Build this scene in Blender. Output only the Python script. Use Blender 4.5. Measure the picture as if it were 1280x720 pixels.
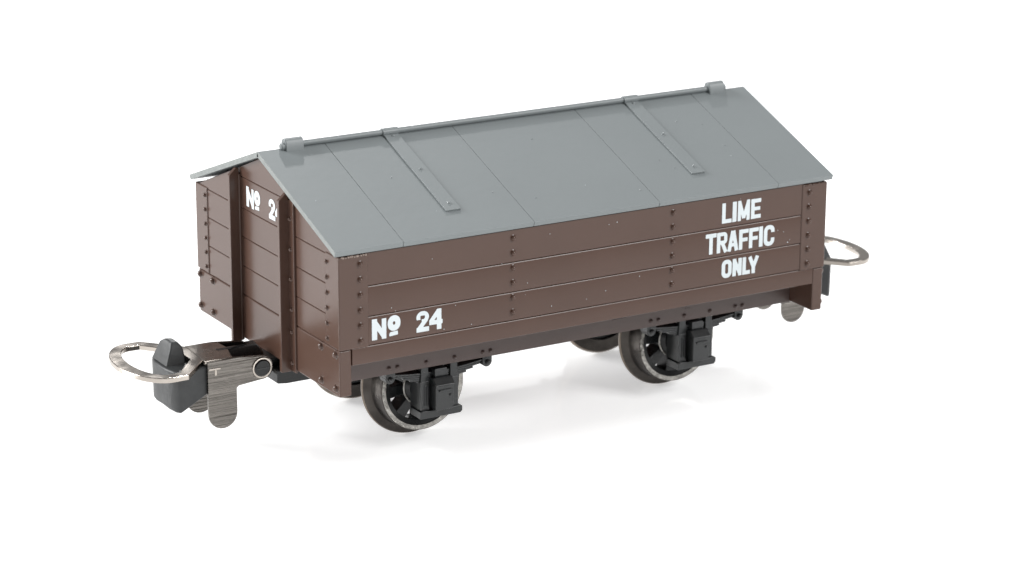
import bpy, bmesh, math, random
from mathutils import Vector, Matrix
random.seed(7)

# ---------------------------------------------------------------- units
S = 0.0007                      # one drawing unit in metres (the model is about 36 mm long)
L, W, G = 52.0, 29.476, -0.536  # body length, body width, ground height in drawing units
CX, CY = L / 2, W / 2
def V(x, y, z): return Vector(((x - CX) * S, (y - CY) * S, (z - G) * S))

sc = bpy.context.scene
for o in list(bpy.data.objects): bpy.data.objects.remove(o)
col = sc.collection

# ---------------------------------------------------------------- camera
cam_d = bpy.data.cameras.new('camera'); cam = bpy.data.objects.new('camera', cam_d); col.objects.link(cam)
R = ((0.86090993, -0.5087308, 0.0052027), None, (0.48750066, 0.82197142, -0.29445899))
r0 = Vector(R[0]).normalized(); fwd = Vector(R[2]).normalized(); up = r0.cross(fwd).normalized()
M = Matrix((r0, up, -fwd)).transposed().to_4x4()
M.translation = V(-105.08931987, -206.4000832, 89.00296376)
cam.matrix_world = M
cam_d.sensor_width = 36; cam_d.lens = 3518.94 / 1280 * 36
cam_d.clip_start = 0.005; cam_d.clip_end = 50
sc.camera = cam
cam_d.dof.use_dof = True; cam_d.dof.focus_distance = 252.0 * S; cam_d.dof.aperture_fstop = 95

# ---------------------------------------------------------------- world, lamps, exposure
w = bpy.data.worlds.new('World'); sc.world = w; w.use_nodes = True
bg = w.node_tree.nodes['Background']
bg.inputs[0].default_value = (1, 1, 1, 1); bg.inputs[1].default_value = 0.32
sc.view_settings.view_transform = 'Standard'; sc.view_settings.look = 'None'
sc.view_settings.exposure = 0; sc.view_settings.gamma = 1
sc.render.resolution_x = 1024; sc.render.resolution_y = 576

def area(name, pos, target, size, power, color=(1, 1, 1), sy=None):
    d = bpy.data.lights.new(name, 'AREA'); d.shape = 'RECTANGLE'; d.size = size; d.size_y = sy or size
    d.energy = power; d.color = color
    o = bpy.data.objects.new(name, d); col.objects.link(o)
    o.location = pos; o.rotation_euler = (Vector(target) - Vector(pos)).to_track_quat('-Z', 'Y').to_euler()
    return o
kd = Vector((5.1, 10.8, 8.2)).normalized()
area('studio_lamp', kd * 1.6, (0, 0, 0.008), 0.06, 8.0, (1, 1, 1))
area('studio_softbox', Vector((0.66, -0.95, 0.78)), (0, 0, 0.01), 0.50, 14, (1, 1, 1))
area('studio_softbox', Vector((-1.25, 1.0, 0.8)), (0, 0, 0.01), 0.8, 50, (1, 1, 1))

area('studio_softbox', Vector((0.35, -0.05, 1.1)), (0, 0, 0.01), 0.60, 4, (1, 1, 1))

# ---------------------------------------------------------------- materials
def mat(name, rgb, rough=0.4, metal=0.0, bump=0.0, bscale=900, var=0.0, vscale=120, specks=0.0, ior=1.5, grain=None,
        rvar=0.0, speck_rgb=(0.55, 0.5, 0.47), coat=0):
    m = bpy.data.materials.new(name); m.use_nodes = True
    nt = m.node_tree; n = nt.nodes; l = nt.links
    b = n['Principled BSDF']
    b.inputs['Base Color'].default_value = (*rgb, 1); b.inputs['Roughness'].default_value = rough
    b.inputs['Metallic'].default_value = metal; b.inputs['IOR'].default_value = ior
    if coat: b.inputs['Coat Weight'].default_value = coat; b.inputs['Coat Roughness'].default_value = 0.12
    tc = n.new('ShaderNodeTexCoord')
    src = tc.outputs['Object']
    if grain:
        mp = n.new('ShaderNodeMapping'); l.new(src, mp.inputs[0]); mp.inputs['Scale'].default_value = grain
        gsrc = mp.outputs[0]
    else: gsrc = src
    colour = None
    if var:
        t = n.new('ShaderNodeTexNoise'); t.inputs['Scale'].default_value = vscale; t.inputs['Detail'].default_value = 6
        l.new(gsrc, t.inputs['Vector'])
        mx = n.new('ShaderNodeMix'); mx.data_type = 'RGBA'
        mr = n.new('ShaderNodeMapRange'); mr.inputs[1].default_value = 0.3; mr.inputs[2].default_value = 0.7
        l.new(t.outputs[0], mr.inputs[0]); l.new(mr.outputs[0], mx.inputs[0])
        mx.inputs[6].default_value = (*[c * (1 - var) for c in rgb], 1)
        mx.inputs[7].default_value = (*[min(1, c * (1 + var)) for c in rgb], 1)
        colour = mx.outputs[2]
    if specks:
        v = n.new('ShaderNodeTexVoronoi'); v.inputs['Scale'].default_value = 1 / (2.6 * S)
        l.new(src, v.inputs['Vector'])
        sep = n.new('ShaderNodeSeparateColor'); l.new(v.outputs['Color'], sep.inputs[0])
        th = n.new('ShaderNodeMath'); th.operation = 'MULTIPLY'; th.inputs[1].default_value = specks
        l.new(sep.outputs[0], th.inputs[0])
        lt = n.new('ShaderNodeMath'); lt.operation = 'LESS_THAN'
        l.new(v.outputs['Distance'], lt.inputs[0]); l.new(th.outputs[0], lt.inputs[1])
        pr = n.new('ShaderNodeMath'); pr.operation = 'GREATER_THAN'; pr.inputs[1].default_value = 0.62
        l.new(sep.outputs[1], pr.inputs[0])
        ml = n.new('ShaderNodeMath'); ml.operation = 'MULTIPLY'; l.new(lt.outputs[0], ml.inputs[0]); l.new(pr.outputs[0], ml.inputs[1])
        mx = n.new('ShaderNodeMix'); mx.data_type = 'RGBA'
        l.new(ml.outputs[0], mx.inputs[0])
        if colour: l.new(colour, mx.inputs[6])
        else: mx.inputs[6].default_value = (*rgb, 1)
        mx.inputs[7].default_value = (*speck_rgb, 1)
        colour = mx.outputs[2]
    if colour: l.new(colour, b.inputs['Base Color'])
    if rvar:
        t = n.new('ShaderNodeTexNoise'); t.inputs['Scale'].default_value = vscale * 1.7; t.inputs['Detail'].default_value = 5
        l.new(gsrc, t.inputs['Vector'])
        mr = n.new('ShaderNodeMapRange'); mr.inputs[1].default_value = 0.3; mr.inputs[2].default_value = 0.7
        mr.inputs[3].default_value = max(0.02, rough - rvar); mr.inputs[4].default_value = rough + rvar
        l.new(t.outputs[0], mr.inputs[0]); l.new(mr.outputs[0], b.inputs['Roughness'])
    if bump:
        t = n.new('ShaderNodeTexNoise'); t.inputs['Scale'].default_value = bscale; t.inputs['Detail'].default_value = 4
        l.new(gsrc, t.inputs['Vector'])
        bp = n.new('ShaderNodeBump'); bp.inputs['Distance'].default_value = S * 0.1; bp.inputs['Strength'].default_value = bump
        l.new(t.outputs[0], bp.inputs['Height']); l.new(bp.outputs[0], b.inputs['Normal'])
    return m
BROWN = mat('brown_plastic', (0.071, 0.039, 0.0285), 0.24, ior=1.41, bump=0.03, bscale=1500, var=0.04, vscale=250, specks=0.03, rvar=0.02)
SOLE = mat('brown_plastic_underframe', (0.060, 0.039, 0.034), 0.42, bump=0.12, bscale=1800, var=0.06, vscale=300)
REDB = mat('dark_red_brown_plastic', (0.060, 0.022, 0.017), 0.5)
GREY = mat('grey_plastic', (0.163, 0.181, 0.185), 0.42, bump=0.12, bscale=1700, var=0.02, vscale=200, specks=0.022, speck_rgb=(0.16, 0.17, 0.19))
GREYC = mat('grey_plastic_cut_edge', (0.19, 0.205, 0.20), 0.6, bump=0.6, bscale=4000, var=0.12, vscale=2500)
BLACK = mat('black_plastic', (0.008, 0.009, 0.0095), 0.24, ior=1.4, bump=0.15, bscale=1600, rvar=0.08)
DGREY = mat('dark_grey_plastic', (0.013, 0.0145, 0.015), 0.30, bump=0.2, bscale=1600, rvar=0.06)
RUBBER = mat('dark_grey_rubber', (0.024, 0.026, 0.027), 0.5, bump=0.6, bscale=1400, var=0.25, vscale=900)
TYRE = mat('worn_steel_tread', (0.062, 0.056, 0.051), 0.34, 1.0, bump=0.3, bscale=2600, var=0.3, vscale=700, rvar=0.1)
FLANGE = mat('rubbed_steel_flange', (0.21, 0.175, 0.145), 0.34, 1.0, bump=0.3, bscale=2600, var=0.25, vscale=900)
RIM = mat('bright_steel_rim', (0.30, 0.29, 0.27), 0.33, 1.0, bump=0.8, bscale=4200, var=0.35, vscale=3800, rvar=0.12)
NICKEL = mat('nickel_plated_steel', (0.38, 0.345, 0.31), 0.2, 1.0, bump=0.25, bscale=900, var=0.14, vscale=300, rvar=0.1)
BRUSHED = mat('brushed_nickel_plate', (0.150, 0.139, 0.127), 0.25, 1.0, bump=0.9, bscale=2600, grain=(0.07, 1, 2.6), var=0.22, vscale=2200, rvar=0.08)
WHITE = mat('white_lettering_paint', (0.56, 0.61, 0.63), 0.5, bump=0.15, bscale=2500, var=0.03, vscale=900)
CHIP = mat('bare_chipped_plastic', (0.26, 0.20, 0.17), 0.5, bump=0.6, bscale=3000)
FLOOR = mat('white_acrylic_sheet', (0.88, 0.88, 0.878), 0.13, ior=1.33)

# an even glow is added to the sheet so shadows on it stay pale
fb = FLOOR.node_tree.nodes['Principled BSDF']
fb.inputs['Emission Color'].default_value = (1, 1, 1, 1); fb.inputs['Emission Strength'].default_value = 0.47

# ---------------------------------------------------------------- mesh helpers (drawing units)
class T:
    """placement of a repeated part: shift along x, or turned half round about the wagon's centre"""
    def __init__(s, dx=0, turn=False): s.dx, s.turn = dx, turn
    def __call__(s, x, y, z):
        x += s.dx
        if s.turn: x, y = L - x, W - y
        return V(x, y, z)
ID = T()
def newbm(): return bmesh.new()
def faces_from(bm, pts, faces, t=ID):
    vs = [bm.verts.new(t(*p)) for p in pts]
    for f in faces:
        try: bm.faces.new([vs[i] for i in f])
        except ValueError: pass
    return vs
def box(bm, x0, x1, y0, y1, z0, z1, t=ID):
    p = [(x, y, z) for z in (z0, z1) for y in (y0, y1) for x in (x0, x1)]
    faces_from(bm, p, [(0, 2, 3, 1), (4, 5, 7, 6), (0, 1, 5, 4), (2, 6, 7, 3), (0, 4, 6, 2), (1, 3, 7, 5)], t)
def prism(bm, poly, axis, a, b, t=ID):
    """poly: list of 2D points; axis 'x' -> (y,z), 'y' -> (x,z), 'z' -> (x,y); extruded from a to b"""
    def P(u, v, d): return {'x': (d, u, v), 'y': (u, d, v), 'z': (u, v, d)}[axis]
    n = len(poly)
    pts = [P(u, v, a) for u, v in poly] + [P(u, v, b) for u, v in poly]
    faces = [tuple(range(n))[::-1], tuple(range(n, 2 * n))] + [(i, (i + 1) % n, n + (i + 1) % n, n + i) for i in range(n)]
    faces_from(bm, pts, faces, t)
def ring(bm, c, axis, prof, t=ID, n=48, closed=True, arc=None):
    """lathe: prof = list of (radius, position along axis)"""
    m = len(prof); rows = []
    for i in range(n):
        a = 2 * math.pi * i / n
        row = []
        for r, d in prof:
            u, v = r * math.cos(a), r * math.sin(a)
            p = {'y': (c[0] + u, c[1] + d, c[2] + v), 'x': (c[0] + d, c[1] + u, c[2] + v), 'z': (c[0] + u, c[1] + v, c[2] + d)}[axis]
            row.append(bm.verts.new(t(*p)))
        rows.append(row)
    for i in range(n):
        A, B = rows[i], rows[(i + 1) % n]
        for j in range(m if closed else m - 1):
            k = (j + 1) % m
            bm.faces.new((A[j], B[j], B[k], A[k]))
    if not closed:
        for j in (0, m - 1): bm.faces.new([r[j] for r in rows])
def cyl(bm, c, axis, r, d0, d1, t=ID, n=24, ch=0.0):
    if ch: prof = [(r - ch, d0), (r, d0 + ch), (r, d1 - ch), (r - ch, d1)]
    else: prof = [(r, d0), (r, d1)]
    ring(bm, c, axis, prof, t, n, False)
def dome(bm, c, nrm, r, h, t=ID, n=12, skirt=True):
    """rivet head on a face whose outward normal is nrm ('-y', '-x', 'x', 'y' or a vector)"""
    nv = {'-y': (0, -1, 0), '-x': (-1, 0, 0), 'x': (1, 0, 0), 'y': (0, 1, 0)}.get(nrm, nrm)
    nv = Vector(nv).normalized(); a = nv.orthogonal().normalized(); b = nv.cross(a)
    prof = ([(1.28, 0.0), (1.0, 0.12)] if skirt else [(1, 0)]) + [(0.96, .35), (0.85, .62), (0.62, .86), (0.34, 1.0), (0.12, 1.05)]
    rows = []
    for rr, hh in [(prof[0][0], -0.3)] + prof:
        row = []
        for i in range(n):
            an = 2 * math.pi * i / n
            p = Vector(c) + (a * math.cos(an) + b * math.sin(an)) * rr * r + nv * hh * h
            row.append(bm.verts.new(t(*p)))
        rows.append(row)
    for A, B in zip(rows, rows[1:]):
        for i in range(n): bm.faces.new((A[i], A[(i + 1) % n], B[(i + 1) % n], B[i]))
    bm.faces.new(rows[-1])
def obj(name, bm, m, parent=None, bevel=0.0, seg=2, smooth=True, label=None, ang=35):
    bmesh.ops.recalc_face_normals(bm, faces=bm.faces)
    me = bpy.data.meshes.new(name); bm.to_mesh(me); bm.free()
    o = bpy.data.objects.new(name, me); col.objects.link(o)
    me.materials.append(m)
    if smooth:
        for p in me.polygons: p.use_smooth = True
        me.set_sharp_from_angle(angle=math.radians(ang))
    if bevel:
        md = o.modifiers.new('Bevel', 'BEVEL'); md.width = bevel * S; md.segments = seg
        md.limit_method = 'ANGLE'; md.angle_limit = math.radians(30); md.use_clamp_overlap = True
        md.harden_normals = True
    if parent: o.parent = parent
    if label: o['label'] = label
    return o

# ---------------------------------------------------------------- floor
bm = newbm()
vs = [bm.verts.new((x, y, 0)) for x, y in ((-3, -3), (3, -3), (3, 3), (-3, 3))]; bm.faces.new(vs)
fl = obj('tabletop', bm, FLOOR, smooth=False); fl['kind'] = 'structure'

# ---------------------------------------------------------------- the wagon
root = bpy.data.objects.new('model_wagon', None); col.objects.link(root)
root.empty_display_size = 0.01
root['label'] = 'brown four wheel model railway wagon with grey peaked roof and white lime traffic lettering'
root['category'] = 'model wagon'

ZL = [10.38, 11.95, 14.60, 17.38, 20.40]          # plank joints of the sides
GAP = 0.012
# side walls
def side_wall(t):
    bm = newbm()
    for a, b in zip(ZL, ZL[1:]):
        lo = a + (0.055 if a != ZL[0] else 0); hi = b
        x0, x1 = (1.30, L - 1.30) if a == ZL[0] else (1.2, L - 1.2)
        if hi < 20: prof = [(0.9, lo), (0.14, lo), (0.10, lo + 0.04), (0.10, hi - 0.15), (0.115, hi - 0.10), (0.15, hi - 0.03), (0.24, hi), (0.9, hi)]
        else: prof = [(0.9, lo), (0.14, lo), (0.10, lo + 0.04), (0.10, hi), (0.9, hi)]
        prism(bm, prof, 'x', x0, x1, t)
    box(bm, 1.4, L - 1.4, 0.26, 1.1, ZL[0] + 0.1, ZL[-1] - 0.1, t)
    o = obj('side_wall', bm, BROWN, root, ang=17)
    bm = newbm()
    for x in (17.46, L - 17.46):
        for k in range(6): dome(bm, (x, 0.10, 19.65 - 1.375 * k), '-y', 0.26, 0.30, t)
    obj('rivet_row', bm, BROWN, o)
    return o
side_wall(ID); side_wall(T(turn=True))

# end walls
def slope_z(y): return 20.07 + (26.0 - 20.07) * (1 - abs(y - CY) / CY)
def clip_plank(z0, z1, y0, y1):
    """outline of the gable between z0 and z1, y0..y1"""
    pts = []
    def yat(z): return CY * (z - 20.07) / (26.0 - 20.07)
    lo0, lo1 = (y0, y1) if z0 <= 20.07 else (max(y0, yat(z0)), min(y1, W - yat(z0)))
    pts = [(lo0, z0), (lo1, z0)]
    if z1 <= 20.07: return pts + [(y1, z1), (y0, z1)]
    if z1 >= 26.0: return pts + ([(y1, 20.07)] if z0 < 20.07 else []) + [(CY, 26.0)] + ([(y0, 20.07)] if z0 < 20.07 else [])
    return pts + ([(y1, 20.10)] if z0 < 20.07 and False else []) + [(W - yat(z1), z1), (yat(z1), z1)]
def end_wall(t):
    bm = newbm()
    zs = [11.85, 14.62, 17.40, 20.15, 23.10, 26.0]
    for a, b in zip(zs, zs[1:]):
        lo = a + GAP + (0.03 if a == zs[0] else 0); hi = b - (GAP if b != 26.0 else 0)
        if a == 17.40:
            # this plank also takes in the start of the gable slope
            prism(bm, [(0.15, lo), (W - 0.15, lo), (W - 0.15, 20.0), (W - 0.25, hi), (0.25, hi), (0.15, 20.0)], 'x', 0.10, 1.0, t)
        else: prism(bm, clip_plank(lo, hi, 0.15, W - 0.15), 'x', 0.10, 1.0, t)
    prism(bm, [(0.4, 11.7), (W - 0.4, 11.7), (W - 0.4, 19.9), (CY, 25.7), (0.4, 19.9)], 'x', 0.19, 1.15, t)
    return obj('end_wall', bm, BROWN, root, 0.15, 3)
end_wall(ID); end_wall(T(turn=True))

# corner plates with their rivets; mirrored pairs are written out
def corner_plate(t, far):
    """L shaped plate round a corner at x = 0; far = the corner at y = W"""
    f = (lambda y: W - y) if far else (lambda y: y)
    bm = newbm()
    poly = [(0.0, 0.0), (2.90, 0.0), (2.90, 0.3), (0.3, 0.3), (0.3, 2.62), (0.0, 2.62)]
    poly = [(x, f(y)) for x, y in poly]
    prism(bm, poly, 'z', 11.90, 20.34, t)
    o = obj('corner_plate', bm, BROWN, root, 0.13, 3)
    bm = newbm()
    for k in range(6):
        z = 19.52 - 1.395 * k
        dome(bm, (2.08, f(0.0), z), 'y' if far else '-y', 0.26, 0.30, t)
        dome(bm, (0.0, f(2.22), z), '-x', 0.21, 0.22, t)
    obj('rivet_row', bm, BROWN, o)
for turn in (False, True):
    for far in (False, True): corner_plate(T(turn=turn), far)

# headstocks
def headstock(t):
    bm = newbm()
    box(bm, 0.06, 1.24, 0.14, W - 0.14, 7.62, 11.84, t)
    o = obj('headstock', bm, BROWN, root, 0.13, 3)
    bm = newbm()
    for y in (0.80, 3.58, W - 3.4, W - 0.62):
        for z in (11.42, 8.32): dome(bm, (0.06, y, z), '-x', 0.33, 0.32, t)
    obj('bolt_head', bm, BROWN, o)
headstock(ID); headstock(T(turn=True))

# upright posts on the ends
def end_post(t, far):
    """steel angle: a foot flange flat on the planks and a web standing out; far = the post on the far half"""
    f = (lambda y: W - y) if far else (lambda y: y)
    bm = newbm()
    top = slope_z(9.78)
    box(bm, -0.12, 0.13, f(8.42), f(10.0), 7.45, slope_z(8.42) - 0.08, t)
    prism(bm, [(-1.0, 7.35), (0.0, 7.35), (0.0, top - 0.1), (-0.32, top - 0.1), (-1.0, top - 0.72)], 'y', f(9.42), f(9.86), t)
    o = obj('end_post', bm, BROWN, root, 0.07, 3)
    bm = newbm()
    for z in (21.65, 18.85, 16.1, 13.28, 11.17, 8.3): dome(bm, (-0.12, f(8.98), z), '-x', 0.19, 0.2, t)
    obj('rivet_row', bm, BROWN, o)
for turn in (False, True):
    for far in (False, True): end_post(T(turn=turn), far)

# underframe
def solebar(t):
    bm = newbm()
    box(bm, 1.24, L - 1.24, 3.70, 4.6, 7.58, 10.6, t)
    o = obj('solebar', bm, SOLE, root, 0.05)
    bm = newbm()
    for c in (12.05, L - 12.05):
        for d, z in ((-5.25, 8.17), (-4.4, 8.17), (-1.46, 8.12), (1.46, 8.12), (4.4, 8.12), (5.2, 8.12)):
            dome(bm, (c + d, 3.70, z), '-y', 0.19, 0.24, t)
    obj('bolt_head', bm, SOLE, o)
solebar(ID); solebar(T(turn=True))
bm = newbm()
box(bm, 1.26, L - 1.26, 0.95, W - 0.95, 10.42, 10.9)
obj('wagon_floor', bm, BROWN, root, 0.05)
for dx in (0, L - 24.1):
    bm = newbm()
    prism(bm, [(6.3, 8.4), (6.3, 7.6), (8.5, 6.95), (15.6, 6.95), (17.8, 7.6), (17.8, 8.4)], 'y', 5.6, W - 5.6, T(dx))
    obj('spring_bearer', bm, REDB, root, 0.05)
bm = newbm()
for x0, x1, z0, z1 in ((30.5, 31.9, 8.92, 8.99), (30.45, 30.53, 8.80, 8.95), (18.2, 19.2, 9.35, 9.42), (19.3, 20.1, 9.1, 9.16), (38.2, 38.5, 8.95, 9.1), (38.6, 38.7, 8.7, 8.95), (38.9, 39.2, 8.72, 8.8), (16.9, 17.0, 9.0, 9.1)):
    box(bm, x0, x1, 3.66, 3.8, z0, z1)
obj('moulding_mark', bm, SOLE, root)
# plates that join solebar and headstock at each corner
for turn in (False, True):
    for y in (3.75, W - 4.45):
        bm = newbm(); box(bm, 50.0, 50.79, y, y + 0.7, 7.9, 10.40, T(turn=turn)); obj('corner_gusset', bm, SOLE, root, 0.04)

# roof
SLX, SLZ = CY + 0.295, 26.54 - 20.979
ang = math.atan2(SLZ, SLX); ca, sa = math.cos(ang), math.sin(ang); SL = math.hypot(SLX, SLZ)
def rp(x, s, h, far=False):
    """point on a roof slope: s measured down the slope from the ridge, h above its face"""
    y = CY - s * ca - h * sa; z = 26.54 - s * sa + h * ca
    if far: y = W - y
    return (x, y, z)
def rbox(bm, x0, x1, s0, s1, h0, h1, far=False):
    p = [rp(x, s, h, far) for h in (h0, h1) for s in (s0, s1) for x in (x0, x1)]
    faces_from(bm, p, [(0, 2, 3, 1), (4, 5, 7, 6), (0, 1, 5, 4), (2, 6, 7, 3), (0, 4, 6, 2), (1, 3, 7, 5)])
OX = 0.42
xs = [-OX, 6.25, 19.45, 32.80, 46.10, L + OX]
for far in (False, True):
    bm = newbm()
    for a, b in zip(xs, xs[1:]):
        ra = 0.0 if a == xs[0] else 0.018; rb = 0.0 if b == xs[-1] else 0.018
        rbox(bm, a + ra, b - rb, 0.002, SL, -0.50, 0.0, far)
    rbox(bm, -OX + 0.1, L + OX - 0.1, 0.02, SL - 0.1, -0.40, -0.06, far)
    o = obj('roof_slope', bm, GREY, root, 0.02, 2)
    o.data.materials.append(GREYC)
    for p in o.data.polygons:                      # the sawn gable edge is rougher
        if abs(p.normal.x) > 0.9 and (p.center.x < V(-OX + .02, 0, 0).x or p.center.x > V(L + OX - .02, 0, 0).x): p.material_index = 1
# straps with hinge knuckles
for x0 in (12.18, L - 13.66):
    bm = newbm(); rbox(bm, x0, x0 + 1.48, 0.12, 12.72, -0.05, 0.17)
    st = obj('roof_strap', bm, GREY, root, 0.035)
    bm = newbm()
    for s in (0.62, 6.15, 11.72): dome(bm, rp(x0 + 0.80, s, 0.17), (0, -sa, ca), 0.17, 0.13)
    obj('strap_rivet', bm, GREY, st)
    bm = newbm(); ring(bm, (0, CY, 26.76), 'x', [(0.24, x0 - 0.06), (0.40, x0 - 0.06), (0.40, x0 + 1.54), (0.24, x0 + 1.54)], n=28)
    obj('hinge_knuckle', bm, GREY, st, 0.03)
bm = newbm(); cyl(bm, (0, CY, 26.78), 'x', 0.27, 2.6, L - 2.6, n=20)
obj('ridge_rod', bm, GREY, root)
for turn in (False, True):
    bm = newbm()
    prof = [(CY - 0.62, 26.05), (CY - 0.50, 27.08), (CY - 0.30, 27.36), (CY, 27.46), (CY + 0.30, 27.36), (CY + 0.50, 27.08), (CY + 0.62, 26.05)]
    prism(bm, prof, 'x', 2.17, 3.97, T(turn=turn))
    b = obj('rod_bracket', bm, GREY, root, 0.09, 3)
    bm = newbm(); cyl(bm, (0, CY - 0.1, 26.72), 'x', 0.34, 1.80, 2.25, T(turn=turn), n=16, ch=0.08)
    obj('rod_end', bm, GREY, b)

# ---------------------------------------------------------------- running gear
XW = (12.05, L - 12.05); ZW = 4.664
for xw in XW:
    bm = newbm(); cyl(bm, (xw, 0, ZW), 'y', 0.75, 4.2, W - 4.2, n=24, ch=0.2)
    cyl(bm, (xw, 0, ZW), 'y', 1.35, 9.8, W - 9.8, n=24, ch=0.2)
    obj('axle', bm, BLACK, root)
    for side in (0, 1):
        t = T(turn=bool(side))
        X = xw if not side else L - xw
        # spoked centre
        bm = newbm()
        ring(bm, (X, 0, ZW), 'y', [(3.30, 7.30), (3.82, 7.12), (3.82, 9.2), (3.35, 9.2)], t, 64)
        ring(bm, (X, 0, ZW), 'y', [(0.5, 6.75), (1.45, 6.80), (1.80, 7.25), (1.80, 9.2), (0.5, 9.2)], t, 48)
        rot0 = 0.86 if xw < CX else 0.66
        for k in range(8):
            a = rot0 + k * math.pi / 4
            def q(r, d, wdt):
                return (X + r * math.cos(a) - wdt * math.sin(a), d, ZW + r * math.sin(a) + wdt * math.cos(a))
            pts = []
            for d in (7.30, 9.0):
                dd = d
                pts += [q(1.6, dd, -0.45), q(1.6, dd, 0.45), q(3.5, dd, 0.60), q(3.5, dd, -0.60)]
            faces_from(bm, pts, [(0, 1, 2, 3), (7, 6, 5, 4), (0, 4, 5, 1), (1, 5, 6, 2), (2, 6, 7, 3), (3, 7, 4, 0)], t)
        wh = obj('wheel', bm, BLACK, root, 0.05)
        bm = newbm()
        ring(bm, (X, 0, ZW), 'y', [(3.80, 7.02), (4.20, 7.00), (4.27, 7.06), (4.32, 8.45), (4.42, 8.72), (4.85, 8.95), (5.12, 9.02), (5.20, 9.18), (5.16, 9.38), (5.0, 9.52), (3.80, 9.55)], t, 120)
        ty = obj('tyre', bm, TYRE, wh, ang=28)
        ty.data.materials.append(RIM); ty.data.materials.append(FLANGE)
        c = Vector((0, V(0, 7.0, 0).y if side == 0 else V(0, W - 7.0, 0).y, 0))
        for p in ty.data.polygons:
            if abs(p.normal.y) > 0.9 and abs(p.center.y - c.y) < 0.08 * S: p.material_index = 1
            elif math.hypot(p.center.x - V(X if not side else L - X, 0, 0).x, p.center.z - V(0, 0, ZW).z) > 5.0 * S: p.material_index = 2
        bm = newbm(); ring(bm, (X, 0, ZW), 'y', [(1.74, 7.22), (1.84, 7.16), (1.92, 7.24), (1.86, 7.5), (1.76, 7.5)], t, 48)
        obj('hub_ring', bm, RIM, wh)

def arcleaf(bm, xc, half, ztop, rise, th, y0, y1, t, full=4.95, n=14):
    up_, dn = [], []
    for i in range(n + 1):
        u = -half + 2 * half * i / n
        z = ztop + rise * (u / full) ** 2
        up_.append((xc + u, z)); dn.append((xc + u, z - th))
    prism(bm, dn + up_[::-1], 'y', y0, y1, t)
def axle_guard(t):
    XC = 12.05
    bm = newbm()
    for s in (-1, 1):
        xa = XC + s * 1.50
        # upper narrow leg, lower deep leg
        prism(bm, [(xa - 0.36, 8.0), (xa - 0.40, 6.4), (xa - 0.40, 3.3), (xa + 0.40, 3.3), (xa + 0.40, 6.4), (xa + 0.34, 8.0)], 'y', 3.85, 4.55, t)
        box(bm, xa - 0.42, xa + 0.42, 3.80, 5.9, 3.3, 6.25, t)
    prism(bm, [(XC - 2.1, 2.75), (XC + 2.05, 2.75), (XC + 2.25, 2.95), (XC + 2.25, 3.4), (XC + 1.9, 3.46), (XC - 2.1, 3.46)], 'y', 3.6, 5.6, t)
    box(bm, XC - 1.95, XC - 1.15, 3.5, 3.9, 3.40, 3.52, t)
    box(bm, XC - 1.1, XC + 1.1, 4.1, 5.8, 3.3, 6.6, t)
    g = obj('axle_guard', bm, DGREY, root, 0.09, 2)
    bm = newbm()      # slot moulding on the left leg
    box(bm, XC - 1.36, XC - 1.22, 3.72, 3.85, 3.9, 5.85, t); box(bm, XC - 1.62, XC - 1.54, 3.72, 3.85, 3.9, 5.85, t)
    box(bm, XC - 1.60, XC - 1.24, 3.72, 3.85, 5.75, 5.87, t)
    obj('guard_rib', bm, DGREY, g, 0.03)
    bm = newbm()      # axlebox with its lid
    x0, x1 = XC - 0.92, XC + 0.90
    prism(bm, [(2.85, 3.62), (4.2, 3.50), (4.2, 6.50), (3.35, 6.50), (2.80, 6.05)], 'x', x0, x1, t)
    prism(bm, [(2.70, 6.02), (2.78, 5.90), (3.40, 6.38), (3.40, 6.60), (3.30, 6.60)], 'x', x0 - 0.06, x1 + 0.06, t)
    ab = obj('axlebox', bm, DGREY, g, 0.06)
    bm = newbm()
    box(bm, x0 + 0.30, x1 - 0.28, 2.62, 2.90, 5.42, 5.56, t); dome(bm, (x1 - 0.36, 2.84, 4.95), '-y', 0.13, 0.16, t)
    box(bm, XC - 0.95, XC - 0.86, 2.95, 3.6, 3.7, 5.9, t)
    obj('axlebox_lid_handle', bm, DGREY, g, 0.03)
    bm = newbm()
    for k, hf in enumerate((4.9, 4.3, 3.6, 2.9, 2.2)):
        arcleaf(bm, XC, hf, 6.98 - 0.2 * k, 0.42, 0.17, 4.0 + 0.02 * k, 5.0 - 0.02 * k, t)
    for s in (-1, 1): cyl(bm, (XC + s * 5.0, 0, 7.06), 'y', 0.50, 3.86, 5.1, t, n=20, ch=0.06)
    for s in (-1, 1): box(bm, XC + s * 5.0 - 0.49, XC + s * 5.0 + 0.49, 3.88, 5.1, 7.0, 7.62, t)
    sp = obj('leaf_spring', bm, DGREY, root, 0.03)
    bm = newbm()
    for s in (-1, 1): dome(bm, (XC + s * 5.0, 3.86, 7.06), '-y', 0.24, 0.34, t, skirt=False)
    obj('spring_pin', bm, DGREY, sp)
    bm = newbm(); box(bm, XC - 0.62, XC + 0.62, 3.55, 5.1, 6.35, 7.35, t)
    obj('spring_buckle', bm, DGREY, sp, 0.06)
for t in (T(0), T(L - 24.1), T(0, True), T(L - 24.1, True)): axle_guard(t)

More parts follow.
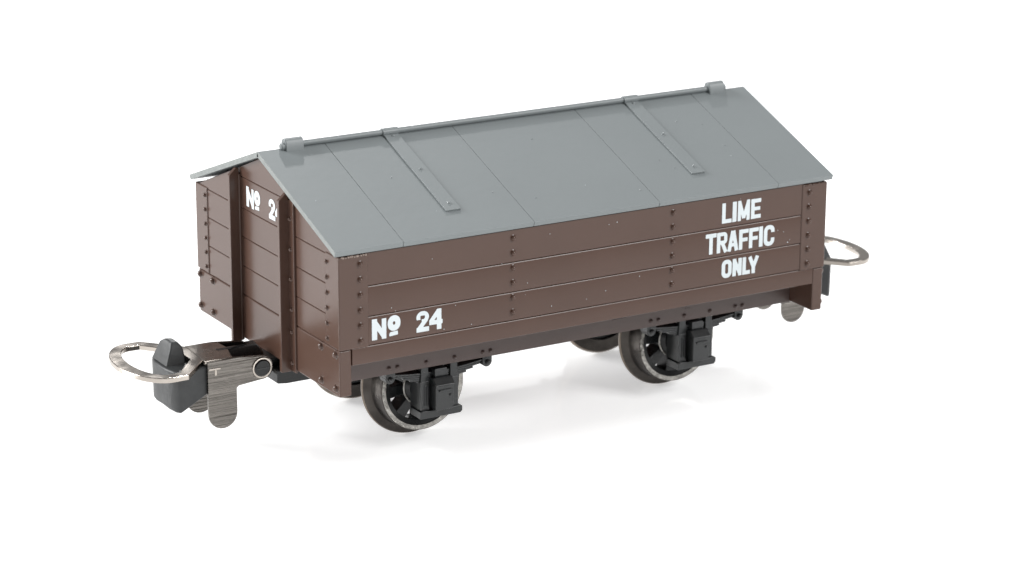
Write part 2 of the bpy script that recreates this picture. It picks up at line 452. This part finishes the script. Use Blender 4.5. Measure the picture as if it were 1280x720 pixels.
# ---------------------------------------------------------------- couplings
def coupling(t, yc=15.2):
    # bracket of bent plate: two side plates with hanging tabs and a top plate
    def tab(y0, y1):
        p = [(-7.0, 8.52), (-4.3, 8.60), (-1.75, 8.32)]
        for k in range(1, 12):
            a = math.radians(85 - k * 16); p.append((-1.66 + 1.13 * math.cos(a), 7.18 + 1.13 * math.sin(a)))
        p += [(-1.78, 6.05), (-4.0, 5.84), (-4.18, 5.66)]
        for k in range(0, 13):
            a = math.radians(-k * 15); p.append((-5.57 + 1.40 * math.cos(a), 3.46 + 1.42 * math.sin(a)))
        p += [(-7.0, 4.2)]
        bmx = newbm(); prism(bmx, p, 'y', y0, y1, t); return bmx
    br = obj('coupling', tab(12.15, 12.48), BRUSHED, root, 0.06)
    obj('side_plate', tab(17.0, 17.33), BRUSHED, br, 0.06)
    bm = newbm()
    prism(bm, [(-7.2, 12.3), (-4.5, 12.25), (-3.75, 15.0), (-3.9, 16.6), (-4.6, 17.2), (-7.0, 17.2)], 'z', 8.35, 8.66, t)
    obj('top_plate', bm, NICKEL, br, 0.10, 3)
    bm = newbm()      # letter T pressed into the plate
    box(bm, -6.9, -5.75, 12.09, 12.2, 7.72, 7.9, t); box(bm, -6.35, -6.12, 12.09, 12.2, 7.2, 7.73, t)
    obj('pressed_mark', bm, NICKEL, br, 0.03)
    # hoop
    def outline(nx, hw, xb, taper, hb):
        pts = []
        for k in range(0, 25):
            a = math.radians(90 + 180 * k / 24)
            pts.append((-11.3 + (nx) * math.cos(a), yc + hw * math.sin(a)))
        pts += [(xb, yc - hw + 0.05), (taper, yc - hb), (taper, yc + hb), (xb, yc + hw - 0.05)]
        return pts
    out = outline(3.15, 5.5, -9.9, -6.9, 2.05)
    inn = outline(1.95, 4.45, -10.3, -8.0, 1.5)
    bm = newbm(); n = len(out)
    A = [[bm.verts.new(t(x, y, z)) for x, y in o_] for o_, z in ((out, 8.12), (out, 8.60), (inn, 8.60), (inn, 8.12))]
    for r_ in range(4):
        P_, Q_ = A[r_], A[(r_ + 1) % 4]
        for i in range(n): bm.faces.new((P_[i], P_[(i + 1) % n], Q_[(i + 1) % n], Q_[i]))
    obj('coupling_loop', bm, NICKEL, br, 0.08, 3)
    # rubber block and hook standing in the loop
    bm = newbm()
    base = [(-9.8, 12.05), (-6.8, 12.5), (-6.6, 16.6), (-9.7, 17.75), (-10.2, 17.2), (-10.45, 16.2), (-10.5, 14.8), (-10.4, 13.5), (-10.15, 12.5)]
    top = [bm.verts.new(t(x, y, 8.1)) for x, y in base]
    def zb(x, y): return 4.1 + max(0, x + 9.0) * 0.62 + max(0, -x - 9.9) * 0.5
    bot = [bm.verts.new(t(x * 0.99 - 0.05, y, zb(x, y))) for x, y in base]
    bm.faces.new(top); bm.faces.new(bot[::-1])
    for i in range(len(base)):
        j = (i + 1) % len(base); bm.faces.new((top[i], bot[i], bot[j], top[j]))
    obj('coupling_block', bm, RUBBER, br, 0.22, 3)
    bm = newbm()
    lo = [(-10.2, 14.1), (-8.2, 14.1), (-8.2, 17.2), (-10.2, 17.5)]
    hi = [(-9.3, 14.9), (-8.7, 14.8), (-8.7, 16.0), (-9.25, 16.4)]
    a_ = [bm.verts.new(t(x, y, 7.9)) for x, y in lo]
    c_ = [bm.verts.new(t(x, y, z)) for x, y, z in [(-9.5, 14.5, 9.6), (-8.3, 14.4, 9.5), (-8.3, 16.6, 9.6), (-9.55, 16.9, 9.7)]]
    b_ = [bm.verts.new(t(x, y, 10.05)) for x, y in hi]
    bm.faces.new(a_[::-1]); bm.faces.new(b_)
    for p_, q_ in ((a_, c_), (c_, b_)):
        for i in range(4): bm.faces.new((p_[i], p_[(i + 1) % 4], q_[(i + 1) % 4], q_[i]))
    obj('hook', bm, RUBBER, br, 0.18, 3)
    bm = newbm(); cyl(bm, (-1.66, 0, 7.18), 'y', 0.80, 11.92, 17.5, t, n=28, ch=0.1)
    pn = obj('pivot_pin', bm, BLACK, br)
    bm = newbm(); box(bm, -2.30, -1.02, 11.885, 11.95, 7.13, 7.23, t)
    obj('pin_slot', bm, DGREY, br)
    bm = newbm(); ring(bm, (-1.66, 0, 7.18), 'y', [(0.80, 12.06), (0.98, 12.04), (0.98, 12.2), (0.80, 12.2)], t, 32)
    obj('pin_collar', bm, NICKEL, br, 0.03)
def mount(t):
    bm = newbm()
    cyl(bm, (0, 14.74, 7.35), 'x', 1.35, -5.4, -0.6, t, n=28, ch=0.45)
    box(bm, -3.2, 2.0, 12.75, 16.75, 6.4, 7.7, t)
    prism(bm, [(-0.6, 11.2), (0.2, 10.9), (4.6, 10.9), (4.6, 18.6), (0.2, 18.6), (-0.6, 18.2)], 'z', 5.7, 7.0, t)
    box(bm, 0.4, 4.2, 11.6, 17.9, 6.9, 10.0, t)
    box(bm, -0.9, 0.6, 17.0, 17.9, 6.6, 7.9, t)
    obj('coupling_mount', bm, BLACK, root, 0.12, 3)
for turn in (False, True):
    coupling(T(turn=turn)); mount(T(turn=turn))

# ---------------------------------------------------------------- lettering: distance field glyphs, contoured on a grid
def seg(p, a, b, h, sq=True):
    """signed distance to a bar from a to b of half width h with square ends"""
    ax, ay = a; bx, by = b; dx, dy = bx - ax, by - ay; ln = math.hypot(dx, dy) or 1e-9
    ux, uy = dx / ln, dy / ln; px, py = p[0] - ax, p[1] - ay
    u = px * ux + py * uy; v = -px * uy + py * ux
    qx, qy = abs(u - ln / 2) - ln / 2, abs(v) - h
    return math.hypot(max(qx, 0), max(qy, 0)) + min(max(qx, qy), 0)
def ell(p, c, rx, ry, h):
    """elliptic ring outer radii rx, ry and wall 2h"""
    k = math.hypot((p[0] - c[0]) / rx, (p[1] - c[1]) / ry)
    g = math.hypot((p[0] - c[0]) / rx ** 2, (p[1] - c[1]) / ry ** 2) or 1e-6
    return k, k * (k - 1) / g if k > 1e-6 else -min(rx, ry)
def stad(p, x0, x1, y0, y1, r):
    cx, cy = (x0 + x1) / 2, (y0 + y1) / 2
    qx, qy = abs(p[0] - cx) - (x1 - x0) / 2 + r, abs(p[1] - cy) - (y1 - y0) / 2 + r
    return math.hypot(max(qx, 0), max(qy, 0)) + min(max(qx, qy), 0) - r
H = 0.168   # half stroke
def glyph(ch, w_, h_):
    """returns f(x, y) -> signed distance, glyph in a box w_ by h_"""
    bars = lambda *bs: (lambda p: min(seg(p, a, b, hh) for a, b, hh in bs))
    if ch == 'L': return bars(((H, 0), (H, h_), H), ((0, H * .95), (w_, H * .95), H * .95))
    if ch == 'I': return bars(((w_ / 2, 0), (w_ / 2, h_), w_ / 2))
    if ch == 'E': return bars(((H, 0), (H, h_), H), ((0, H), (w_, H), H * .95), ((0, h_ - H), (w_, h_ - H), H * .95), ((0, h_ / 2), (w_ * .92, h_ / 2), H * .85))
    if ch == 'F': return bars(((H, 0), (H, h_), H), ((0, h_ - H), (w_, h_ - H), H * .95), ((0, h_ * .48), (w_ * .9, h_ * .48), H * .9))
    if ch == 'T': return bars(((w_ / 2, 0), (w_ / 2, h_), H), ((0, h_ - H), (w_, h_ - H), H))
    if ch == 'M': return bars(((H * .9, 0), (H * .9, h_), H * .9), ((w_ - H * .9, 0), (w_ - H * .9, h_), H * .9), ((H * .9, h_ * .95), (w_ / 2, h_ * .12), H * .9), ((w_ - H * .9, h_ * .95), (w_ / 2, h_ * .12), H * .9))
    if ch == 'N': return bars(((H, 0), (H, h_), H * 1.05), ((w_ - H, 0), (w_ - H, h_), H * 1.0), ((H * .9, h_ - H * .6), (w_ - H * .9, H * .6), H * .95))
    if ch == 'B': # heavy N of the running number
        return bars(((H * 1.35, 0), (H * 1.35, h_), H * 1.35), ((w_ - H * 1.15, 0), (w_ - H * 1.15, h_ * .97), H * 1.15), ((H * 1.1, h_ - H), (w_ - H, H), H * 1.2))
    if ch == 'A': return bars(((H, 0), (w_ / 2 - H * .25, h_), H), ((w_ - H, 0), (w_ / 2 + H * .25, h_), H), ((w_ * .25, h_ * .3), (w_ * .75, h_ * .3), H * .8))
    if ch == 'Y': return bars(((w_ / 2, 0), (w_ / 2, h_ * .5), H), ((w_ / 2, h_ * .38), (H * .95, h_), H), ((w_ / 2, h_ * .38), (w_ - H * .95, h_), H))
    if ch == 'O': return lambda p: max(stad(p, 0, w_, 0, h_, w_ * .45), -stad(p, 2 * H, w_ - 2 * H, 2 * H, h_ - 2 * H, (w_ - 4 * H) * .48))
    if ch == 'C':
        return lambda p: max(stad(p, 0, w_, 0, h_, w_ * .45), -stad(p, 2 * H, w_ - 2 * H, 2 * H, h_ - 2 * H, (w_ - 4 * H) * .48), -stad(p, w_ * .5, w_ * 1.4, h_ * .36, h_ * .66, 0.02))
    if ch == 'R':
        return lambda p: min(seg(p, (H, 0), (H, h_), H), max(stad(p, 0, w_ * .95, h_ * .42, h_, w_ * .32), -stad(p, 2 * H * .95, w_ * .95 - 2 * H * .9, h_ * .42 + 1.8 * H, h_ - 1.8 * H, 0.06)), seg(p, (w_ * .50, h_ * .48), (w_ - H * .95, 0), H * .95))
    if ch == 'o': return lambda p: max(stad(p, 0, w_, 0, h_, w_ * .5), -stad(p, w_ * .5 - .15, w_ * .5 + .15, h_ * .5 - .19, h_ * .5 + .19, .14))
    if ch == '_': return lambda p: min(seg(p, (.12, h_ * .42), (w_ - .1, h_ * .55), h_ * .36), seg(p, (0.05, h_ * .3), (.35, h_ * .3), h_ * .25))
    if ch == '2':
        def f(p):
            top = max(stad(p, 0, w_, h_ * .44, h_, w_ * .46), -stad(p, 2 * H * 1.05, w_ - 2 * H * 1.05, h_ * .60, h_ - 2 * H, .1), -stad(p, -.5, w_ * .45, h_ * .2, h_ * .62, 0.02))
            return min(top, seg(p, (H * .9, H), (w_ - H * 1.4, h_ * .60), H * 1.05), seg(p, (0.02, H * 1.1), (w_, H * 1.1), H * 1.1))
        return f
    if ch == '4':
        return lambda p: min(seg(p, (w_ - H * 1.9, 0), (w_ - H * 1.9, h_), H * 1.2), seg(p, (0.02, h_ * .36), (w_, h_ * .36), H * 1.0), seg(p, (H * .9, h_ * .42), (w_ - H * 2.2, h_ - H * .8), H * 1.05))
def contour(bm, f, w_, h_, place, res=0.045, rnd=0.03):
    nx, ny = int((w_ + .3) / res) + 2, int((h_ + .3) / res) + 2
    ox, oy = -0.15, -0.15
    g = [[f((ox + i * res, oy + j * res)) - rnd for j in range(ny)] for i in range(nx)]
    cache = {}
    def vert(key, x, y):
        if key not in cache: cache[key] = bm.verts.new(place(x, y))
        return cache[key]
    for i in range(nx - 1):
        for j in range(ny - 1):
            cs = [(i, j), (i + 1, j), (i + 1, j + 1), (i, j + 1)]
            poly = []
            for k in range(4):
                a, b = cs[k], cs[(k + 1) % 4]; fa, fb = g[a[0]][a[1]], g[b[0]][b[1]]
                if fa <= 0: poly.append(vert(a, ox + a[0] * res, oy + a[1] * res))
                if (fa <= 0) != (fb <= 0):
                    u = fa / (fa - fb); u = min(.98, max(.02, u)); key = (min(a, b), max(a, b))
                    poly.append(vert(key, ox + (a[0] + (b[0] - a[0]) * u) * res, oy + (a[1] + (b[1] - a[1]) * u) * res))
            if len(poly) >= 3:
                try: bm.faces.new(poly)
                except ValueError: pass
def word(name, items, placer, label):
    bm = newbm()
    for ch, x0, x1, z0, z1 in items:
        w_, h_ = abs(x1 - x0), z1 - z0
        jit = random.uniform(-.012, .012)
        contour(bm, glyph(ch, w_, h_), w_, h_, placer(x0, z0 + jit))
    o = obj(name, bm, WHITE, root, smooth=False, label=label)
    return o
def on_side(x0, z0): return lambda u, v: V(x0 + u, 0.078, z0 + v)
def on_end(y0, z0): return lambda u, v: V(0.078, y0 - u, z0 + v)
word('lettering', [('L', 40.02, 41.05, 17.86, 19.74), ('I', 41.20, 41.60, 17.86, 19.74), ('M', 41.80, 43.10, 17.84, 19.74), ('E', 43.30, 44.36, 17.86, 19.72)], on_side, 'white word LIME')
word('lettering', [('T', 38.25, 39.40, 15.05, 16.98), ('R', 39.52, 40.68, 15.05, 16.96), ('A', 40.72, 41.90, 15.05, 16.96), ('F', 42.02, 43.04, 15.03, 16.92), ('F', 43.16, 44.20, 15.03, 16.92), ('I', 44.31, 44.68, 15.0, 16.92), ('C', 44.86, 46.02, 14.96, 16.92)], on_side, 'white word TRAFFIC')
word('lettering', [('O', 40.14, 41.22, 12.52, 14.22), ('N', 41.38, 42.36, 12.54, 14.18), ('L', 42.50, 43.32, 12.52, 14.16), ('Y', 43.14, 44.32, 12.52, 14.14)], on_side, 'white word ONLY')
word('lettering', [('B', 3.26, 4.62, 12.42, 14.28), ('o', 4.82, 6.02, 12.98, 14.34), ('_', 4.92, 5.86, 12.50, 12.92), ('2', 7.66, 8.88, 12.42, 14.26), ('4', 8.94, 10.24, 12.42, 14.26)], on_side, 'white number No 24 on the long side')
word('lettering', [('B', 18.30, 16.82, 20.62, 22.45), ('o', 16.66, 15.50, 21.16, 22.50), ('_', 16.56, 15.62, 20.70, 21.08), ('2', 13.66, 12.42, 20.62, 22.45), ('4', 12.36, 11.06, 20.62, 22.45)], on_end, 'white number No 24 on the end')

# chipped top of the near corner plates
for t in (ID, T(L - 2.9)):
    bm = newbm(); x = 0.35
    while x < 2.7:
        r = random.uniform(0.07, 0.13)
        dome(bm, (x, 0.02 + random.uniform(-.03, .03), 20.30 + random.uniform(-.05, .03)), (0, -0.6, 0.8), r * 1.1, r * .8, t, 6, False)
        x += random.uniform(0.09, 0.34)
    obj('paint_chip', bm, CHIP if t is ID else BROWN, root)

# specks of dust on the paint
bm = newbm()
for x, z in ((9.26, 18.92), (21.29, 19.5), (11.59, 14.31), (5.18, 15.09), (5.58, 14.74), (16.32, 17.45), (18.99, 15.26), (47.1, 16.05), (46.44, 16.3), (47.88, 15.16), (47.6, 14.96), (28.41, 19.6), (27.56, 19.5), (13.22, 12.3), (30.96, 14.1), (21.53, 12.69)):
    r = random.uniform(.03, .065)
    dome(bm, (x, 0.10, z), '-y', r, r, ID, 6, False)
for k in range(5):
    r = random.uniform(.02, .045)
    dome(bm, (random.uniform(3, 49), 0.10, random.uniform(12.1, 20)), '-y', r, r, ID, 6, False)
for k in range(5):
    r = random.uniform(.02, .04)
    dome(bm, rp(random.uniform(0, 51), random.uniform(1, 15), 0), (0, -sa, ca), r, r, ID, 6, False)
obj('dust', bm, WHITE, root)
bm = newbm()
for x, s_ in ((17.9, 10.9), (44.2, 5.2), (44.4, 9.0), (41.9, 4.2), (36.5, 9.8), (37.3, 11.3), (26.0, 3.8), (9.8, 6.6), (21.5, 12.6), (32.0, 13.8)):
    dome(bm, rp(x, s_, 0), (0, -sa, ca), 0.07, 0.05, ID, 8, True)
obj('moulding_pip', bm, GREY, root)

sc.render.engine = 'CYCLES'
